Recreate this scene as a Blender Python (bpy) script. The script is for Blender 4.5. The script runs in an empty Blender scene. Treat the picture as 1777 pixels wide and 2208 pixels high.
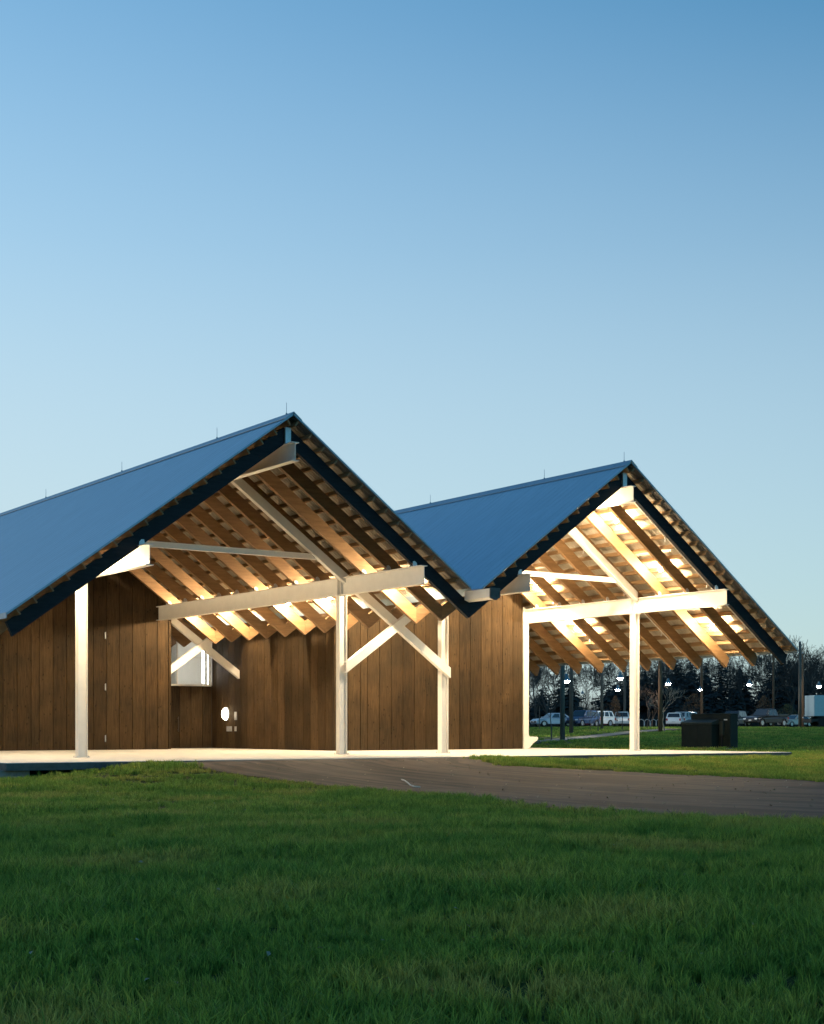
import bpy, bmesh, math, random
import numpy as np
from mathutils import Vector, Matrix, noise as mnoise
random.seed(7); np.random.seed(7)
SC = bpy.context.scene
COL = SC.collection

# ------------------------------------------------------------------ camera
F_PX, YAW, HOR = 3173.6, 0.6119, 1570.7
CAM = Vector((-23.555, -40.056, 0.938))
cd = bpy.data.cameras.new('camera'); cam = bpy.data.objects.new('camera', cd); COL.objects.link(cam)
cd.sensor_fit = 'HORIZONTAL'; cd.sensor_width = 36; cd.lens = 36 * F_PX / 1777
cd.shift_y = (HOR - 1104) / 1777
cd.clip_start = 0.1; cd.clip_end = 3000
cam.location = CAM; cam.rotation_euler = (math.pi / 2, 0, -YAW)
SC.camera = cam
# ------------------------------------------------------------------ world: dusk sky, the sun just down on the left
SUN_EL, SUN_AZ = math.radians(5), math.radians(-15)     # azimuth from +Y towards +X
EXPOSURE = 1.15; SKY = .15
w = bpy.data.worlds.new('World'); SC.world = w; w.use_nodes = True
wn = w.node_tree.nodes; wl = w.node_tree.links
sky = wn.new('ShaderNodeTexSky'); sky.sky_type = 'NISHITA'; sky.sun_disc = False
sky.sun_elevation = SUN_EL; sky.sun_rotation = SUN_AZ
sky.altitude = 0; sky.air_density = 1.0; sky.dust_density = 0.3; sky.ozone_density = 4.6
bgn = wn['Background']; bgn.inputs['Strength'].default_value = SKY
# pale dusk haze thickening towards the horizon all round, a little stronger on the sunset side
wtc = wn.new('ShaderNodeTexCoord'); wsx = wn.new('ShaderNodeSeparateXYZ'); wl.new(wtc.outputs['Generated'], wsx.inputs[0])
wr_ = wn.new('ShaderNodeValToRGB'); cr = wr_.color_ramp; cr.interpolation = 'B_SPLINE'
for i, (z, v) in enumerate(((0,.86),(.10,.80),(.21,.68),(.31,.45),(.44,.17),(.62,.04),(.8,0))):
    el = cr.elements[i] if i < 2 else cr.elements.new(z)
    el.position = z; el.color = (v, v, v, 1)
wl.new(wsx.outputs['Z'], wr_.inputs['Fac'])
wd_ = wn.new('ShaderNodeVectorMath'); wd_.operation = 'DOT_PRODUCT'; wl.new(wtc.outputs['Generated'], wd_.inputs[0]); wd_.inputs[1].default_value = (math.sin(SUN_AZ), math.cos(SUN_AZ), 0)
wm = wn.new('ShaderNodeMath'); wm.operation = 'MULTIPLY_ADD'; wm.use_clamp = True; wl.new(wd_.outputs['Value'], wm.inputs[0]); wm.inputs[1].default_value = .42; 
wo = wn.new('ShaderNodeMath'); wo.operation = 'SUBTRACT'; wl.new(wr_.outputs['Color'], wo.inputs[0]); wo.inputs[1].default_value = .27; wl.new(wo.outputs[0], wm.inputs[2])
wx = wn.new('ShaderNodeMix'); wx.data_type = 'RGBA'; wl.new(wm.outputs[0], wx.inputs['Factor']); 
wt = wn.new('ShaderNodeMix'); wt.data_type = 'RGBA'; wt.blend_type = 'MULTIPLY'; wt.inputs['Factor'].default_value = 1; wl.new(sky.outputs['Color'], wt.inputs['A']); wt.inputs['B'].default_value = (.84, 1.17, .95, 1); wl.new(wt.outputs['Result'], wx.inputs['A'])
kk = 1/(SKY*2**EXPOSURE); wx.inputs['B'].default_value = (.62*kk, .72*kk, .77*kk, 1)
wl.new(wx.outputs['Result'], bgn.inputs['Color'])
sd = bpy.data.lights.new('sun', 'SUN'); sun = bpy.data.objects.new('sun', sd); COL.objects.link(sun)
sd.energy = 0.05; sd.angle = math.radians(12); sd.color = (1.0, .85, .7)
sv = Vector((math.sin(SUN_AZ) * math.cos(SUN_EL), math.cos(SUN_AZ) * math.cos(SUN_EL), math.sin(SUN_EL) + .12))
sun.rotation_euler = sv.to_track_quat('Z', 'Y').to_euler()
SC.view_settings.view_transform = 'Standard'; SC.view_settings.look = 'None'
SC.cycles.max_bounces = 6; SC.cycles.diffuse_bounces = 4; SC.cycles.glossy_bounces = 2; SC.cycles.transmission_bounces = 4
SC.view_settings.exposure = EXPOSURE; SC.view_settings.gamma = 1

# ------------------------------------------------------------------ helpers
def fwd(): return Vector((math.sin(YAW), math.cos(YAW), 0))
def rgt(): return Vector((math.cos(YAW), -math.sin(YAW), 0))
def at(px, D):                       # plan position of a thing D metres into the view
    return CAM + fwd() * D + rgt() * ((px - 888.5) / F_PX * D)
def depth(x, y): return (x - CAM.x) * math.sin(YAW) + (y - CAM.y) * math.cos(YAW)

class MB:
    def __init__(s): s.v = []; s.f = []; s.m = []; s.mi = 0
    def add(s, vs, fs):
        b = len(s.v); s.v += [tuple(p) for p in vs]
        for q in fs: s.f.append(tuple(i + b for i in q)); s.m.append(s.mi)
    def box(s, a, b):
        x0, y0, z0 = a; x1, y1, z1 = b
        s.add([(x0,y0,z0),(x1,y0,z0),(x1,y1,z0),(x0,y1,z0),(x0,y0,z1),(x1,y0,z1),(x1,y1,z1),(x0,y1,z1)],
              [(0,3,2,1),(4,5,6,7),(0,1,5,4),(1,2,6,5),(2,3,7,6),(3,0,4,7)])
    def prism(s, poly, a, b, axis='y'):          # 2-D polygon pulled along an axis
        n = len(poly); vs = []
        for t in (a, b):
            for p, q in poly:
                vs.append((p, t, q) if axis == 'y' else ((t, p, q) if axis == 'x' else (p, q, t)))
        s.add(vs, [tuple(range(n))[::-1], tuple(range(n, 2*n))] + [(i, (i+1) % n, n+(i+1) % n, n+i) for i in range(n)])
    def tube(s, pts, rad, n=6, cap=True):
        pts = [Vector(p) for p in pts]
        if not hasattr(rad, '__len__'): rad = [rad] * len(pts)
        vs = []; fs = []
        for i, p in enumerate(pts):
            d = (pts[min(i+1, len(pts)-1)] - pts[max(i-1, 0)]).normalized()
            u = d.cross(Vector((0, 0, 1)));  u = u.normalized() if u.length > 1e-3 else Vector((1, 0, 0))
            v = d.cross(u)
            for k in range(n):
                a = 2*math.pi*k/n; vs.append(p + (u*math.cos(a) + v*math.sin(a)) * rad[i])
        for i in range(len(pts)-1):
            for k in range(n): fs.append((i*n+k, i*n+(k+1) % n, (i+1)*n+(k+1) % n, (i+1)*n+k))
        if cap: fs += [tuple(range(n))[::-1], tuple(range((len(pts)-1)*n, len(pts)*n))]
        s.add(vs, fs)
    def lathe(s, prof, c=(0,0,0), n=12):          # (radius, z) profile round a vertical axis
        vs = []; fs = []
        for r, z in prof:
            for k in range(n):
                a = 2*math.pi*k/n; vs.append((c[0]+r*math.cos(a), c[1]+r*math.sin(a), c[2]+z))
        for i in range(len(prof)-1):
            for k in range(n): fs.append((i*n+k, i*n+(k+1) % n, (i+1)*n+(k+1) % n, (i+1)*n+k))
        fs += [tuple(range(n))[::-1], tuple(range((len(prof)-1)*n, len(prof)*n))]
        s.add(vs, fs)
    def mesh(s, name, mats, smooth=False):
        me = bpy.data.meshes.new(name); me.from_pydata(s.v, [], s.f)
        for m in (mats if isinstance(mats, (list, tuple)) else [mats]): me.materials.append(m)
        if max(s.m, default=0): me.polygons.foreach_set('material_index', s.m)
        if smooth: me.polygons.foreach_set('use_smooth', [True]*len(me.polygons))
        bm = bmesh.new(); bm.from_mesh(me); bmesh.ops.recalc_face_normals(bm, faces=bm.faces[:]); bm.to_mesh(me); bm.free()
        me.update(); return me
    def build(s, name, mats, parent=None, smooth=False, bevel=0):
        return put(name, s.mesh(name, mats, smooth), parent, bevel)
def put(name, me, parent=None, bevel=0, loc=None):
    o = bpy.data.objects.new(name, me); COL.objects.link(o)
    if parent: o.parent = parent
    if loc is not None: o.location = loc
    if bevel:
        b = o.modifiers.new('bevel', 'BEVEL'); b.width = bevel; b.segments = 2; b.limit_method = 'ANGLE'
    return o
def empty(name, loc=(0,0,0), rz=0):
    o = bpy.data.objects.new(name, None); COL.objects.link(o); o.location = loc; o.rotation_euler = (0,0,rz); o.empty_display_size = .1
    return o
def tag(o, label=None, cat=None, group=None, kind=None):
    if label: o['label'] = label
    if cat: o['category'] = cat
    if group: o['group'] = group
    if kind: o['kind'] = kind
    return o

def mat(name, col, rough=.7, metal=0, col2=None, scale=(1,1,1), nscale=4, detail=5, bump=0, rnd=0, emit=None, estr=0, spec=.5, contrast=(.35,.65), coord='Object'):
    m = bpy.data.materials.new(name); m.use_nodes = True
    n = m.node_tree.nodes; l = m.node_tree.links; b = n['Principled BSDF']
    b.inputs['Roughness'].default_value = rough; b.inputs['Metallic'].default_value = metal
    b.inputs['Specular IOR Level'].default_value = spec
    b.inputs['Base Color'].default_value = (*col, 1)
    if emit: b.inputs['Emission Color'].default_value = (*emit, 1); b.inputs['Emission Strength'].default_value = estr
    if col2 is not None or bump:
        tc = n.new('ShaderNodeTexCoord'); mp = n.new('ShaderNodeMapping'); mp.inputs['Scale'].default_value = scale
        l.new(tc.outputs[coord], mp.inputs['Vector'])
        nz = n.new('ShaderNodeTexNoise'); nz.inputs['Scale'].default_value = nscale; nz.inputs['Detail'].default_value = detail; nz.inputs['Roughness'].default_value = .65
        if rnd:
            oi = n.new('ShaderNodeObjectInfo'); va = n.new('ShaderNodeVectorMath'); va.operation = 'MULTIPLY_ADD'
            l.new(oi.outputs['Random'], va.inputs[0]); va.inputs[1].default_value = (37, 53, 71); l.new(mp.outputs['Vector'], va.inputs[2])
            l.new(va.outputs[0], nz.inputs['Vector'])
        else: l.new(mp.outputs['Vector'], nz.inputs['Vector'])
        if col2 is not None:
            rp = n.new('ShaderNodeValToRGB'); rp.color_ramp.elements[0].position = contrast[0]; rp.color_ramp.elements[1].position = contrast[1]
            rp.color_ramp.elements[0].color = (*col, 1); rp.color_ramp.elements[1].color = (*col2, 1)
            l.new(nz.outputs['Fac'], rp.inputs['Fac']); out = rp.outputs['Color']
            if rnd:
                hs = n.new('ShaderNodeHueSaturation'); mr = n.new('ShaderNodeMapRange')
                l.new(oi.outputs['Random'], mr.inputs['Value']); mr.inputs['To Min'].default_value = 1-rnd; mr.inputs['To Max'].default_value = 1+rnd
                l.new(mr.outputs['Result'], hs.inputs['Value']); l.new(out, hs.inputs['Color']); out = hs.outputs['Color']
            l.new(out, b.inputs['Base Color'])
        if bump:
            bp = n.new('ShaderNodeBump'); bp.inputs['Strength'].default_value = bump; bp.inputs['Distance'].default_value = .02
            l.new(nz.outputs['Fac'], bp.inputs['Height']); l.new(bp.outputs['Normal'], b.inputs['Normal'])
    return m

M = {}
M['roof']   = mat('roof_metal', (.29,.44,.555), .42, .2, (.345,.51,.635), (.25,1.5,.25), 3, 6, .05)
M['flash']  = mat('flashing', (.25,.33,.40), .45, .4, (.32,.40,.48), (1,1,1), 5)
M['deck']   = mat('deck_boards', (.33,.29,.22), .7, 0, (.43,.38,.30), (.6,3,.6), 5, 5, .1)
M['shaded_deck'] = mat('shaded_deck_boards', (.11,.105,.10), .8, 0, (.16,.15,.14), (.6,3,.6), 5, 5, .1)  # deck boards darkened in colour to stand for shade under the verge
M['purlin'] = mat('purlin_wood', (.20,.115,.050), .7, 0, (.28,.17,.08), (3,.3,3), 6, 5, .1, .15)
M['rafter'] = mat('rafter_wood', (.17,.090,.036), .65, 0, (.25,.142,.062), (.35,6,3), 4, 6, .12, .12)
M['rafterf'] = mat('shaded_front_rafter', (.008,.010,.014), .6, 0, (.016,.018,.023), (.35,6,3), 4, 6, .1, spec=.2)  # rafter wood with the unlit front faces' shade put into its colour
M['steel']  = mat('white_painted_steel', (.68,.645,.59), .45, 0, (.74,.70,.645), (1,1,1), 2, 4, .02)
M['galv']   = mat('galvanised_plate', (.45,.46,.48), .45, .6, (.6,.6,.62), (1,1,1), 12)
M['plank']  = mat('rough_sawn_plank', (.024,.0145,.0066), .8, 0, (.070,.0445,.021), (6,6,.45), 3.2, 8, .35, .28, contrast=(.3,.72), spec=.12)
n = M['plank'].node_tree.nodes; l = M['plank'].node_tree.links; b = n['Principled BSDF']
tc = n.new('ShaderNodeTexCoord'); mp = n.new('ShaderNodeMapping'); mp.inputs['Scale'].default_value = (5, 5, 2.6); l.new(tc.outputs['Object'], mp.inputs['Vector'])
vo = n.new('ShaderNodeTexVoronoi'); vo.inputs['Scale'].default_value = 1.0; vo.inputs['Randomness'].default_value = 1; l.new(mp.outputs['Vector'], vo.inputs['Vector'])
rp = n.new('ShaderNodeValToRGB'); rp.color_ramp.elements[0].position = .06; rp.color_ramp.elements[0].color = (.25,.22,.2,1); rp.color_ramp.elements[1].position = .17; rp.color_ramp.elements[1].color = (1,1,1,1); l.new(vo.outputs['Distance'], rp.inputs['Fac'])
nz = n.new('ShaderNodeTexNoise'); nz.inputs['Scale'].default_value = .7; nz.inputs['Detail'].default_value = 4; l.new(tc.outputs['Object'], nz.inputs['Vector'])
r2 = n.new('ShaderNodeValToRGB'); r2.color_ramp.elements[0].position = .35; r2.color_ramp.elements[0].color = (.70,.72,.76,1); r2.color_ramp.elements[1].position = .65; r2.color_ramp.elements[1].color = (1.15,1.1,1.05,1); l.new(nz.outputs['Fac'], r2.inputs['Fac'])
src = b.inputs['Base Color'].links[0].from_socket
for f_ in (rp, r2):
    mx = n.new('ShaderNodeMix'); mx.data_type = 'RGBA'; mx.blend_type = 'MULTIPLY'; mx.inputs['Factor'].default_value = 1; l.new(src, mx.inputs['A']); l.new(f_.outputs['Color'], mx.inputs['B']); src = mx.outputs['Result']
l.new(src, b.inputs['Base Color'])
M['dark']   = mat('dark_gap', (.02,.015,.01), .9)
M['conc']   = mat('concrete', (.54,.51,.46), .8, 0, (.64,.61,.55), (1,1,1), 2.5, 8, .08)
M['concw']  = mat('pale_concrete', (.60,.57,.51), .8, 0, (.68,.65,.58), (1,1,1), 2, 8, .08)
M['stone']  = mat('footing_stone', (.22,.19,.17), .9, 0, (.36,.31,.28), (1,1,1), 6, 6, .4)
M['bulb']   = mat('lit_bulb', (1,.9,.75), .5, emit=(1,.80,.515), estr=3500)
M['bulb3']  = mat('lit_bulb_right_pitch', (1,.9,.75), .5, emit=(1,.80,.515), estr=1900)
M['bulb2']  = mat('lit_bulb_left_gable', (1,.9,.75), .5, emit=(1,.80,.515), estr=2300)
M['sconce'] = mat('lit_sconce_glass', (1,.95,.9), .4, emit=(1,.88,.66), estr=9)
M['black']  = mat('black_metal', (.02,.02,.022), .5, .3)
M['bronze'] = mat('dark_bronze', (.06,.045,.03), .45, .5)
M['room']   = mat('white_gallery_wall', (.78,.77,.74), .8, 0, (.82,.81,.78), (1,1,1), 2)
M['tube']   = mat('lit_tube', (1,1,1), .4, emit=(1,.95,.85), estr=26)
def glass_mat(name, col, rough=.05, tr=1.0):
    m = mat(name, col, rough); b = m.node_tree.nodes['Principled BSDF']; b.inputs['Transmission Weight'].default_value = tr; b.inputs['IOR'].default_value = 1.1; return m
M['glass']  = glass_mat('window_glass', (.95,.97,.97))

# ------------------------------------------------------------------ terrain height
SLAB = (-9.6, 22.2, -1.0, 40.0)           # x0 x1 y0 y1
def sst(t): t = min(1, max(0, t)); return t*t*(3-2*t)
def lerp_tab(x, tab):
    if x <= tab[0][0]: return tab[0][1]
    for (a, u), (b, v) in zip(tab, tab[1:]):
        if x <= b: return u + (v-u)*sst((x-a)/(b-a))
    return tab[-1][1]
def g_base(D):
    return lerp_tab(D, [(0,-.66),(34,-.62),(50,-.42),(63,-.26)]) if D < 63 else (-.26 + .0148*min(D-63, 92))
def zs_edge(x): return lerp_tab(x, [(-12,-.5),(-9.4,-.45),(-5.0,-.07),(-2,-.045),(6.5,-.045),(9.5,-.17),(24,-.18)])
def zg(x, y):
    D = depth(x, y); b = g_base(D)
    dx = max(SLAB[0]-x, 0, x-SLAB[1]); dy = max(SLAB[2]-y, 0, y-SLAB[3]); d = math.hypot(dx, dy)
    if d == 0:
        di = min(x-SLAB[0], SLAB[1]-x, y-SLAB[2]); e = zs_edge(x)
        return e + (-.32-e)*min(1, max(0, di-.15)/.3) if e > -.32 else e
    wgt = 1-sst(d/9.0)
    return b + (zs_edge(x)-b)*wgt
def ray_ground(px, py, d0=8, d1=170):
    p = at(px, 1.0)-CAM; dv = Vector((p.x, p.y, (HOR-py)/F_PX)); t = d0
    while t < d1:
        q = CAM+dv*t
        if q.z <= zg(q.x, q.y): return q
        t += .05
    return CAM+dv*d1

# ------------------------------------------------------------------ ground sheet
M['lawn'] = mat('lawn_soil', (.022,.034,.007), 1, 0, (.060,.085,.016), (1,1,1), 1.3, 9, .5, spec=.1)
M['asph'] = mat('asphalt', (.040,.028,.020), .85, 0, (.125,.086,.058), (1,1,1), 1.0, 6, .15, spec=.2, contrast=(.25,.75))
def ground_axis(c0, c1):
    xs = list(np.arange(c0, c1+.01, .8)); s = .8
    lo, hi = xs[0], xs[-1]; a = []; b = []
    while hi < 900 or lo > -900:
        s *= 1.18; lo -= s; hi += s; a.append(lo); b.append(hi)
    return a[::-1]+xs+b
gx, gy = ground_axis(-32, 40), ground_axis(-44, 16)
gv = [(x, y, zg(x, y)) for y in gy for x in gx]; nx = len(gx)
gf = [(j*nx+i, j*nx+i+1, (j+1)*nx+i+1, (j+1)*nx+i) for j in range(len(gy)-1) for i in range(nx-1)]
mb = MB(); mb.add(gv, gf); o = mb.build('ground', M['lawn'], smooth=True); tag(o, kind='structure')

# road: a tarmac drive that climbs to the slab
near = [(337,1642.5),(451,1663),(586,1681.5),(700,1695.5),(830,1708),(960,1721),(1076,1734),(1190,1746),(1449,1762),(1777,1780),(2050,1794)]
far  = [(990,1636.5),(1040,1645),(1087,1652),(1190,1658),(1294,1663.5),(1420,1669),(1552,1675),(1660,1680),(1777,1686),(1900,1691),(2050,1697)]
def resample(pts, n):
    P = [Vector((p.x, p.y)) for p in pts]; L = [0]
    for a, b in zip(P, P[1:]): L.append(L[-1]+(b-a).length)
    out = []
    for i in range(n):
        s = L[-1]*i/(n-1); k = max(0, min(len(P)-2, next((j for j in range(len(L)-1) if L[j+1] >= s), len(P)-2)))
        out.append(P[k].lerp(P[k+1], (s-L[k])/max(1e-6, L[k+1]-L[k])))
    return out
NR = 60
RN = resample([Vector((-4.9,-.9,0))]+[ray_ground(*q) for q in near[1:]], NR)
RF = resample([Vector((6.6,-.9,0))]+[ray_ground(*q) for q in far[1:]], NR)
rng = random.Random(3)
RN = [p+Vector((rng.uniform(-.12,.12), rng.uniform(-.12,.12))) if i else p for i, p in enumerate(RN)]
RF = [p+Vector((rng.uniform(-.1,.1), rng.uniform(-.1,.1))) if i else p for i, p in enumerate(RF)]
NW = 24; rv = []; rf = []
for i in range(NR):
    for k in range(NW+1):
        p = RN[i].lerp(RF[i], k/NW); rv.append((p.x, p.y, zg(p.x, p.y)+.022))
for i in range(NR-1):
    for k in range(NW): a = i*(NW+1)+k; rf.append((a, a+1, a+NW+2, a+NW+1))
mb = MB(); mb.add(rv, rf); road = mb.build('road', M['asph'], smooth=True); tag(road, kind='structure')
uvl = road.data.uv_layers.new(name='UVMap')
for lp in road.data.loops:
    i, k = divmod(lp.vertex_index, NW+1); uvl.data[lp.index].uv = (i/NR*40, k/NW*8)
# darker bands run along the drive
n = M['asph'].node_tree.nodes; l = M['asph'].node_tree.links
tc = n.new('ShaderNodeTexCoord'); mp = n.new('ShaderNodeMapping'); mp.inputs['Scale'].default_value = (.05, 1.7, 1); l.new(tc.outputs['UV'], mp.inputs['Vector'])
nz = n.new('ShaderNodeTexNoise'); nz.inputs['Scale'].default_value = 1.6; nz.inputs['Detail'].default_value = 4; l.new(mp.outputs['Vector'], nz.inputs['Vector'])
rp = n.new('ShaderNodeValToRGB'); rp.color_ramp.elements[0].position = .43; rp.color_ramp.elements[1].position = .56
rp.color_ramp.elements[0].color = (.12,.12,.14,1); rp.color_ramp.elements[1].color = (1,1,1,1); l.new(nz.outputs['Fac'], rp.inputs['Fac'])
mx = n.new('ShaderNodeMix'); mx.data_type = 'RGBA'; mx.blend_type = 'MULTIPLY'; mx.inputs['Factor'].default_value = .9
b = n['Principled BSDF']; src = b.inputs['Base Color'].links[0].from_socket
l.new(src, mx.inputs['A']); l.new(rp.outputs['Color'], mx.inputs['B']); l.new(mx.outputs['Result'], b.inputs['Base Color'])
ROADPOLY = RN + RF[::-1]
def in_poly(x, y, poly):
    c = False; j = len(poly)-1
    for i in range(len(poly)):
        a, b = poly[i], poly[j]
        if (a.y > y) != (b.y > y) and x < (b.x-a.x)*(y-a.y)/(b.y-a.y)+a.x: c = not c
        j = i
    return c

# ------------------------------------------------------------------ the building
W, ZR, SL = 14.5, 10.85, .725
COSA = 1/math.hypot(1, SL)
VAL = W/2
A_ = 4.97; ZB, HB = 5.75, .63
YP = (5.03, 20.55)
RY0, RSP = .42, 1.565
YF_A, YF_B = 20.3, 12.2
XRET, YWIN = 9.12, 23.2
BLD = empty('gabled_hall', (0, 0, 0))
tag(BLD, 'long brown timber hall with two steep blue-grey metal gables over open lit porches', 'building')
def roofz(x):
    return ZR - SL*(abs(x) if x < VAL else abs(x-W))

# slab, footing under its left corner
mb = MB(); mb.box((SLAB[0], SLAB[2], -.2), (SLAB[1], SLAB[3], 0)); slab = mb.build('slab', M['conc'], BLD, bevel=.015)
M['edge'] = mat('shaded_slab_edge', (.075,.072,.068), .9, 0, (.13,.125,.118), (1,1,1), 3, 8, .2)  # slab concrete darkened, the edge's shade put into its colour
mb = MB(); mb.prism([(SLAB[0]-.012, SLAB[3]), (SLAB[0]-.012, SLAB[2]-.012), (SLAB[1]+.012, SLAB[2]-.012), (SLAB[1]+.012, SLAB[3]), (SLAB[1]-.02, SLAB[3]), (SLAB[1]-.02, SLAB[2]+.02), (SLAB[0]+.02, SLAB[2]+.02), (SLAB[0]+.02, SLAB[3])], -.215, -.018, 'z'); mb.build('shaded_edge_strip', M['edge'], slab)
mb = MB(); mb.box((-10.4, -.75, -.75), (-8.85, 4, -.205)); mb.build('footing', M['stone'], BLD, bevel=.03)

# roof metal with standing ribs, both pitches of each gable
ROOFLEN = 80.0
def roof_sheet(x0, sg, dmax, name):
    mb = MB(); pitch = .38; nrib = int(ROOFLEN/pitch); prof = []
    for i in range(nrib):
        y = i*pitch; prof += [(y, 0), (y+.30, 0), (y+.315, .007), (y+.355, .007)]
    prof.append((ROOFLEN, 0)); vs = []; fs = []
    for d in (0.02, dmax):
        for y, h in prof: vs.append((x0+sg*d, y, ZR-SL*d+h))
    for d in (0.02, dmax):
        for y, h in prof: vs.append((x0+sg*d, y, ZR-SL*d-.028))
    n = len(prof)
    for i in range(n-1):
        fs.append((i, i+1, n+i+1, n+i)); fs.append((2*n+i, 3*n+i, 3*n+i+1, 2*n+i+1)); fs.append((n+i, n+i+1, 3*n+i+1, 3*n+i))
    fs.append((0, n, 3*n, 2*n)); fs.append((n-1, 2*n-1, 4*n-1, 3*n-1))
    mb.add(vs, fs); o = mb.build(name, M['roof'], BLD); return o
slopes = [(0, -1, 9.24), (0, 1, 7.02), (W, -1, 7.02), (W, 1, 9.24)]
roofs = [roof_sheet(x0, sg, dm, 'roof_pitch') for x0, sg, dm in slopes]
for (x0, sg, dm), r in zip(slopes, roofs):
    # corrugated deck seen from below, over the porches
    mb = MB(); vs = []; prof = []; y = .012
    while y < 25:
        prof += [(y, 0), (y+.10, 0), (y+.112, .016), (y+.148, .016)]; y += .16
    for d in (.03, dm-.01):
        for yy, h in prof: vs.append((x0+sg*d, yy, ZR-SL*d-.055+h))
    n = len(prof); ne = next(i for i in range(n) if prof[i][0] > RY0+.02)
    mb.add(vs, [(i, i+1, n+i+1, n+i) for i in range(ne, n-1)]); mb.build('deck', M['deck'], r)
    mb = MB(); mb.add(vs, [(i, i+1, n+i+1, n+i) for i in range(ne)]); mb.build('shaded_verge_deck', M['shaded_deck'], r)
    # purlins, one by one
    me = None; i = 0
    while .2+i*.486 < dm-.05:
        d = .2+i*.486; i += 1
        if me is None:
            mb = MB(); u = Vector((sg*COSA, -SL*COSA)); nn = Vector((sg*SL*COSA, COSA))
            P = [u*-.024, u*.024, u*.024-nn*.195, u*-.024-nn*.195]
            mb.prism([(p.x, p.y) for p in P], 0, 24.6); me = mb.mesh('purlin', M['purlin'])
        put('purlin', me, r, loc=(x0+sg*d, .035, ZR-SL*d-.052/COSA-.006))
# ridge caps and lightning rods
for x0, ys in ((0, (.44,5.17,13.08,21.02)), (W, (.38,4.98,12.76,20.6))):
    mb = MB(); k = .30
    mb.prism([(x0-k, ZR-SL*k+.03), (x0, ZR+.035), (x0+k, ZR-SL*k+.03), (x0+k, ZR-SL*k+.045), (x0, ZR+.06), (x0-k, ZR-SL*k+.045)], -.03, ROOFLEN)
    cap = mb.build('ridge_cap', M['flash'], BLD)
    for y in ys:
        mb = MB(); mb.tube([(x0, y, ZR+.05), (x0, y, ZR+.42)], [.010, .007], 6); mb.lathe([(.03,0),(.03,.04)], (x0, y, ZR+.05), 8)
        mb.build('lightning_rod', M['flash'], cap)
# thin verge trim along the gable edges
for x0, sg, dm in slopes:
    mb = MB(); mb.prism([(x0+sg*.02, ZR-SL*.02+.024), (x0+sg*dm, ZR-SL*dm+.024), (x0+sg*dm, ZR-SL*dm-.045), (x0+sg*.02, ZR-SL*.02-.045)], -.02, -.004)
    mb.build('verge_trim', M['flash'], BLD)

# rafters
T_TOP, T_BOT = .312, .845
NRAF = 16
for x0, sg, dm in slopes:
    inner = dm < 8
    z = lambda d, t: ZR-SL*d-t
    poly = [(0, z(0, T_TOP)), (VAL, z(VAL, T_TOP)), (VAL, z(VAL, T_BOT)), (0, z(0, T_BOT))] if inner else \
           [(0, z(0, T_TOP)), (9.10, z(9.10, T_TOP)), (8.92, z(8.92, T_BOT)), (0, z(0, T_BOT))]
    g = .004
    poly = [((max(d, g) if d < 1 else d-(g if inner else 0)), h) for d, h in poly]
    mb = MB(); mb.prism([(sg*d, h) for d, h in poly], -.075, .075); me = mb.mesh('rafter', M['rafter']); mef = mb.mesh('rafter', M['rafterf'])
    for k in range(NRAF):
        if k == 15 and inner is False and x0 == 0: continue
        put('rafter', me if k else mef, BLD, loc=(x0, RY0+.075+k*RSP, 0))
# valley gutter, run out in front
mb = MB(); mb.prism([(VAL-.19, 5.66), (VAL-.19, 5.36), (VAL, 5.29), (VAL+.19, 5.36), (VAL+.19, 5.66), (VAL+.165, 5.66), (VAL+.165, 5.385), (VAL, 5.32), (VAL-.165, 5.385), (VAL-.165, 5.66)], -1.0, RY0-.004)
gut = mb.build('valley_spout', M['steel'], BLD)
mb = MB(); mb.prism([(VAL-.215, 5.68), (VAL-.215, 5.34), (VAL, 5.255), (VAL+.215, 5.34), (VAL+.215, 5.68)], -1.05, -1.005); mb.build('end_plate', M['edge'], gut)
zv = roofz(7.0)-.03
mb = MB(); mb.prism([(6.99, zv), (VAL, zv-.20), (W-6.99, zv), (W-6.99, zv-.02), (VAL, zv-.225), (6.99, zv-.02)], .0, ROOFLEN); mb.build('valley_lining', M['flash'], BLD)
# eave trim on the outer eaves
for x0, sg in ((0, -1), (W, 1)):
    d = 9.24; mb = MB(); xa = x0+sg*d; za = ZR-SL*d
    mb.prism([(xa, za+.02), (xa+sg*.02, za+.02), (xa+sg*.02, za-.14), (xa, za-.14)], 0, ROOFLEN); mb.build('eave_trim', M['flash'], BLD)

# steel: I-beams along the building
def ibeam(x, y0, y1, zb, h, fw=.26, tf=.028, tw=.02, name='steel_beam'):
    mb = MB(); a, c = fw/2, tw/2
    mb.prism([(x-a, zb), (x+a, zb), (x+a, zb+tf), (x+c, zb+tf), (x+c, zb+h-tf), (x+a, zb+h-tf), (x+a, zb+h), (x-a, zb+h), (x-a, zb+h-tf), (x-c, zb+h-tf), (x-c, zb+tf), (x-a, zb+tf)], y0, y1)
    o = mb.build(name, M['steel'], BLD)
    for yy in (YP[0]-.11, YP[0]+.11):
        if y0 < yy < y1:
            for s in (-1, 1):
                m2 = MB(); m2.box((x+s*c if s > 0 else x-a+.01, yy-.008, zb+tf), (x+a-.01 if s > 0 else x-c, yy+.008, zb+h-tf)); m2.build('stiffener', M['steel'], o)
    return o
YN = -.12
beams = [(-A_, YF_A+.1), (A_, YF_A+.35), (W-A_, YF_B+.1), (W+A_, YF_B+.1)]
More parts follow.
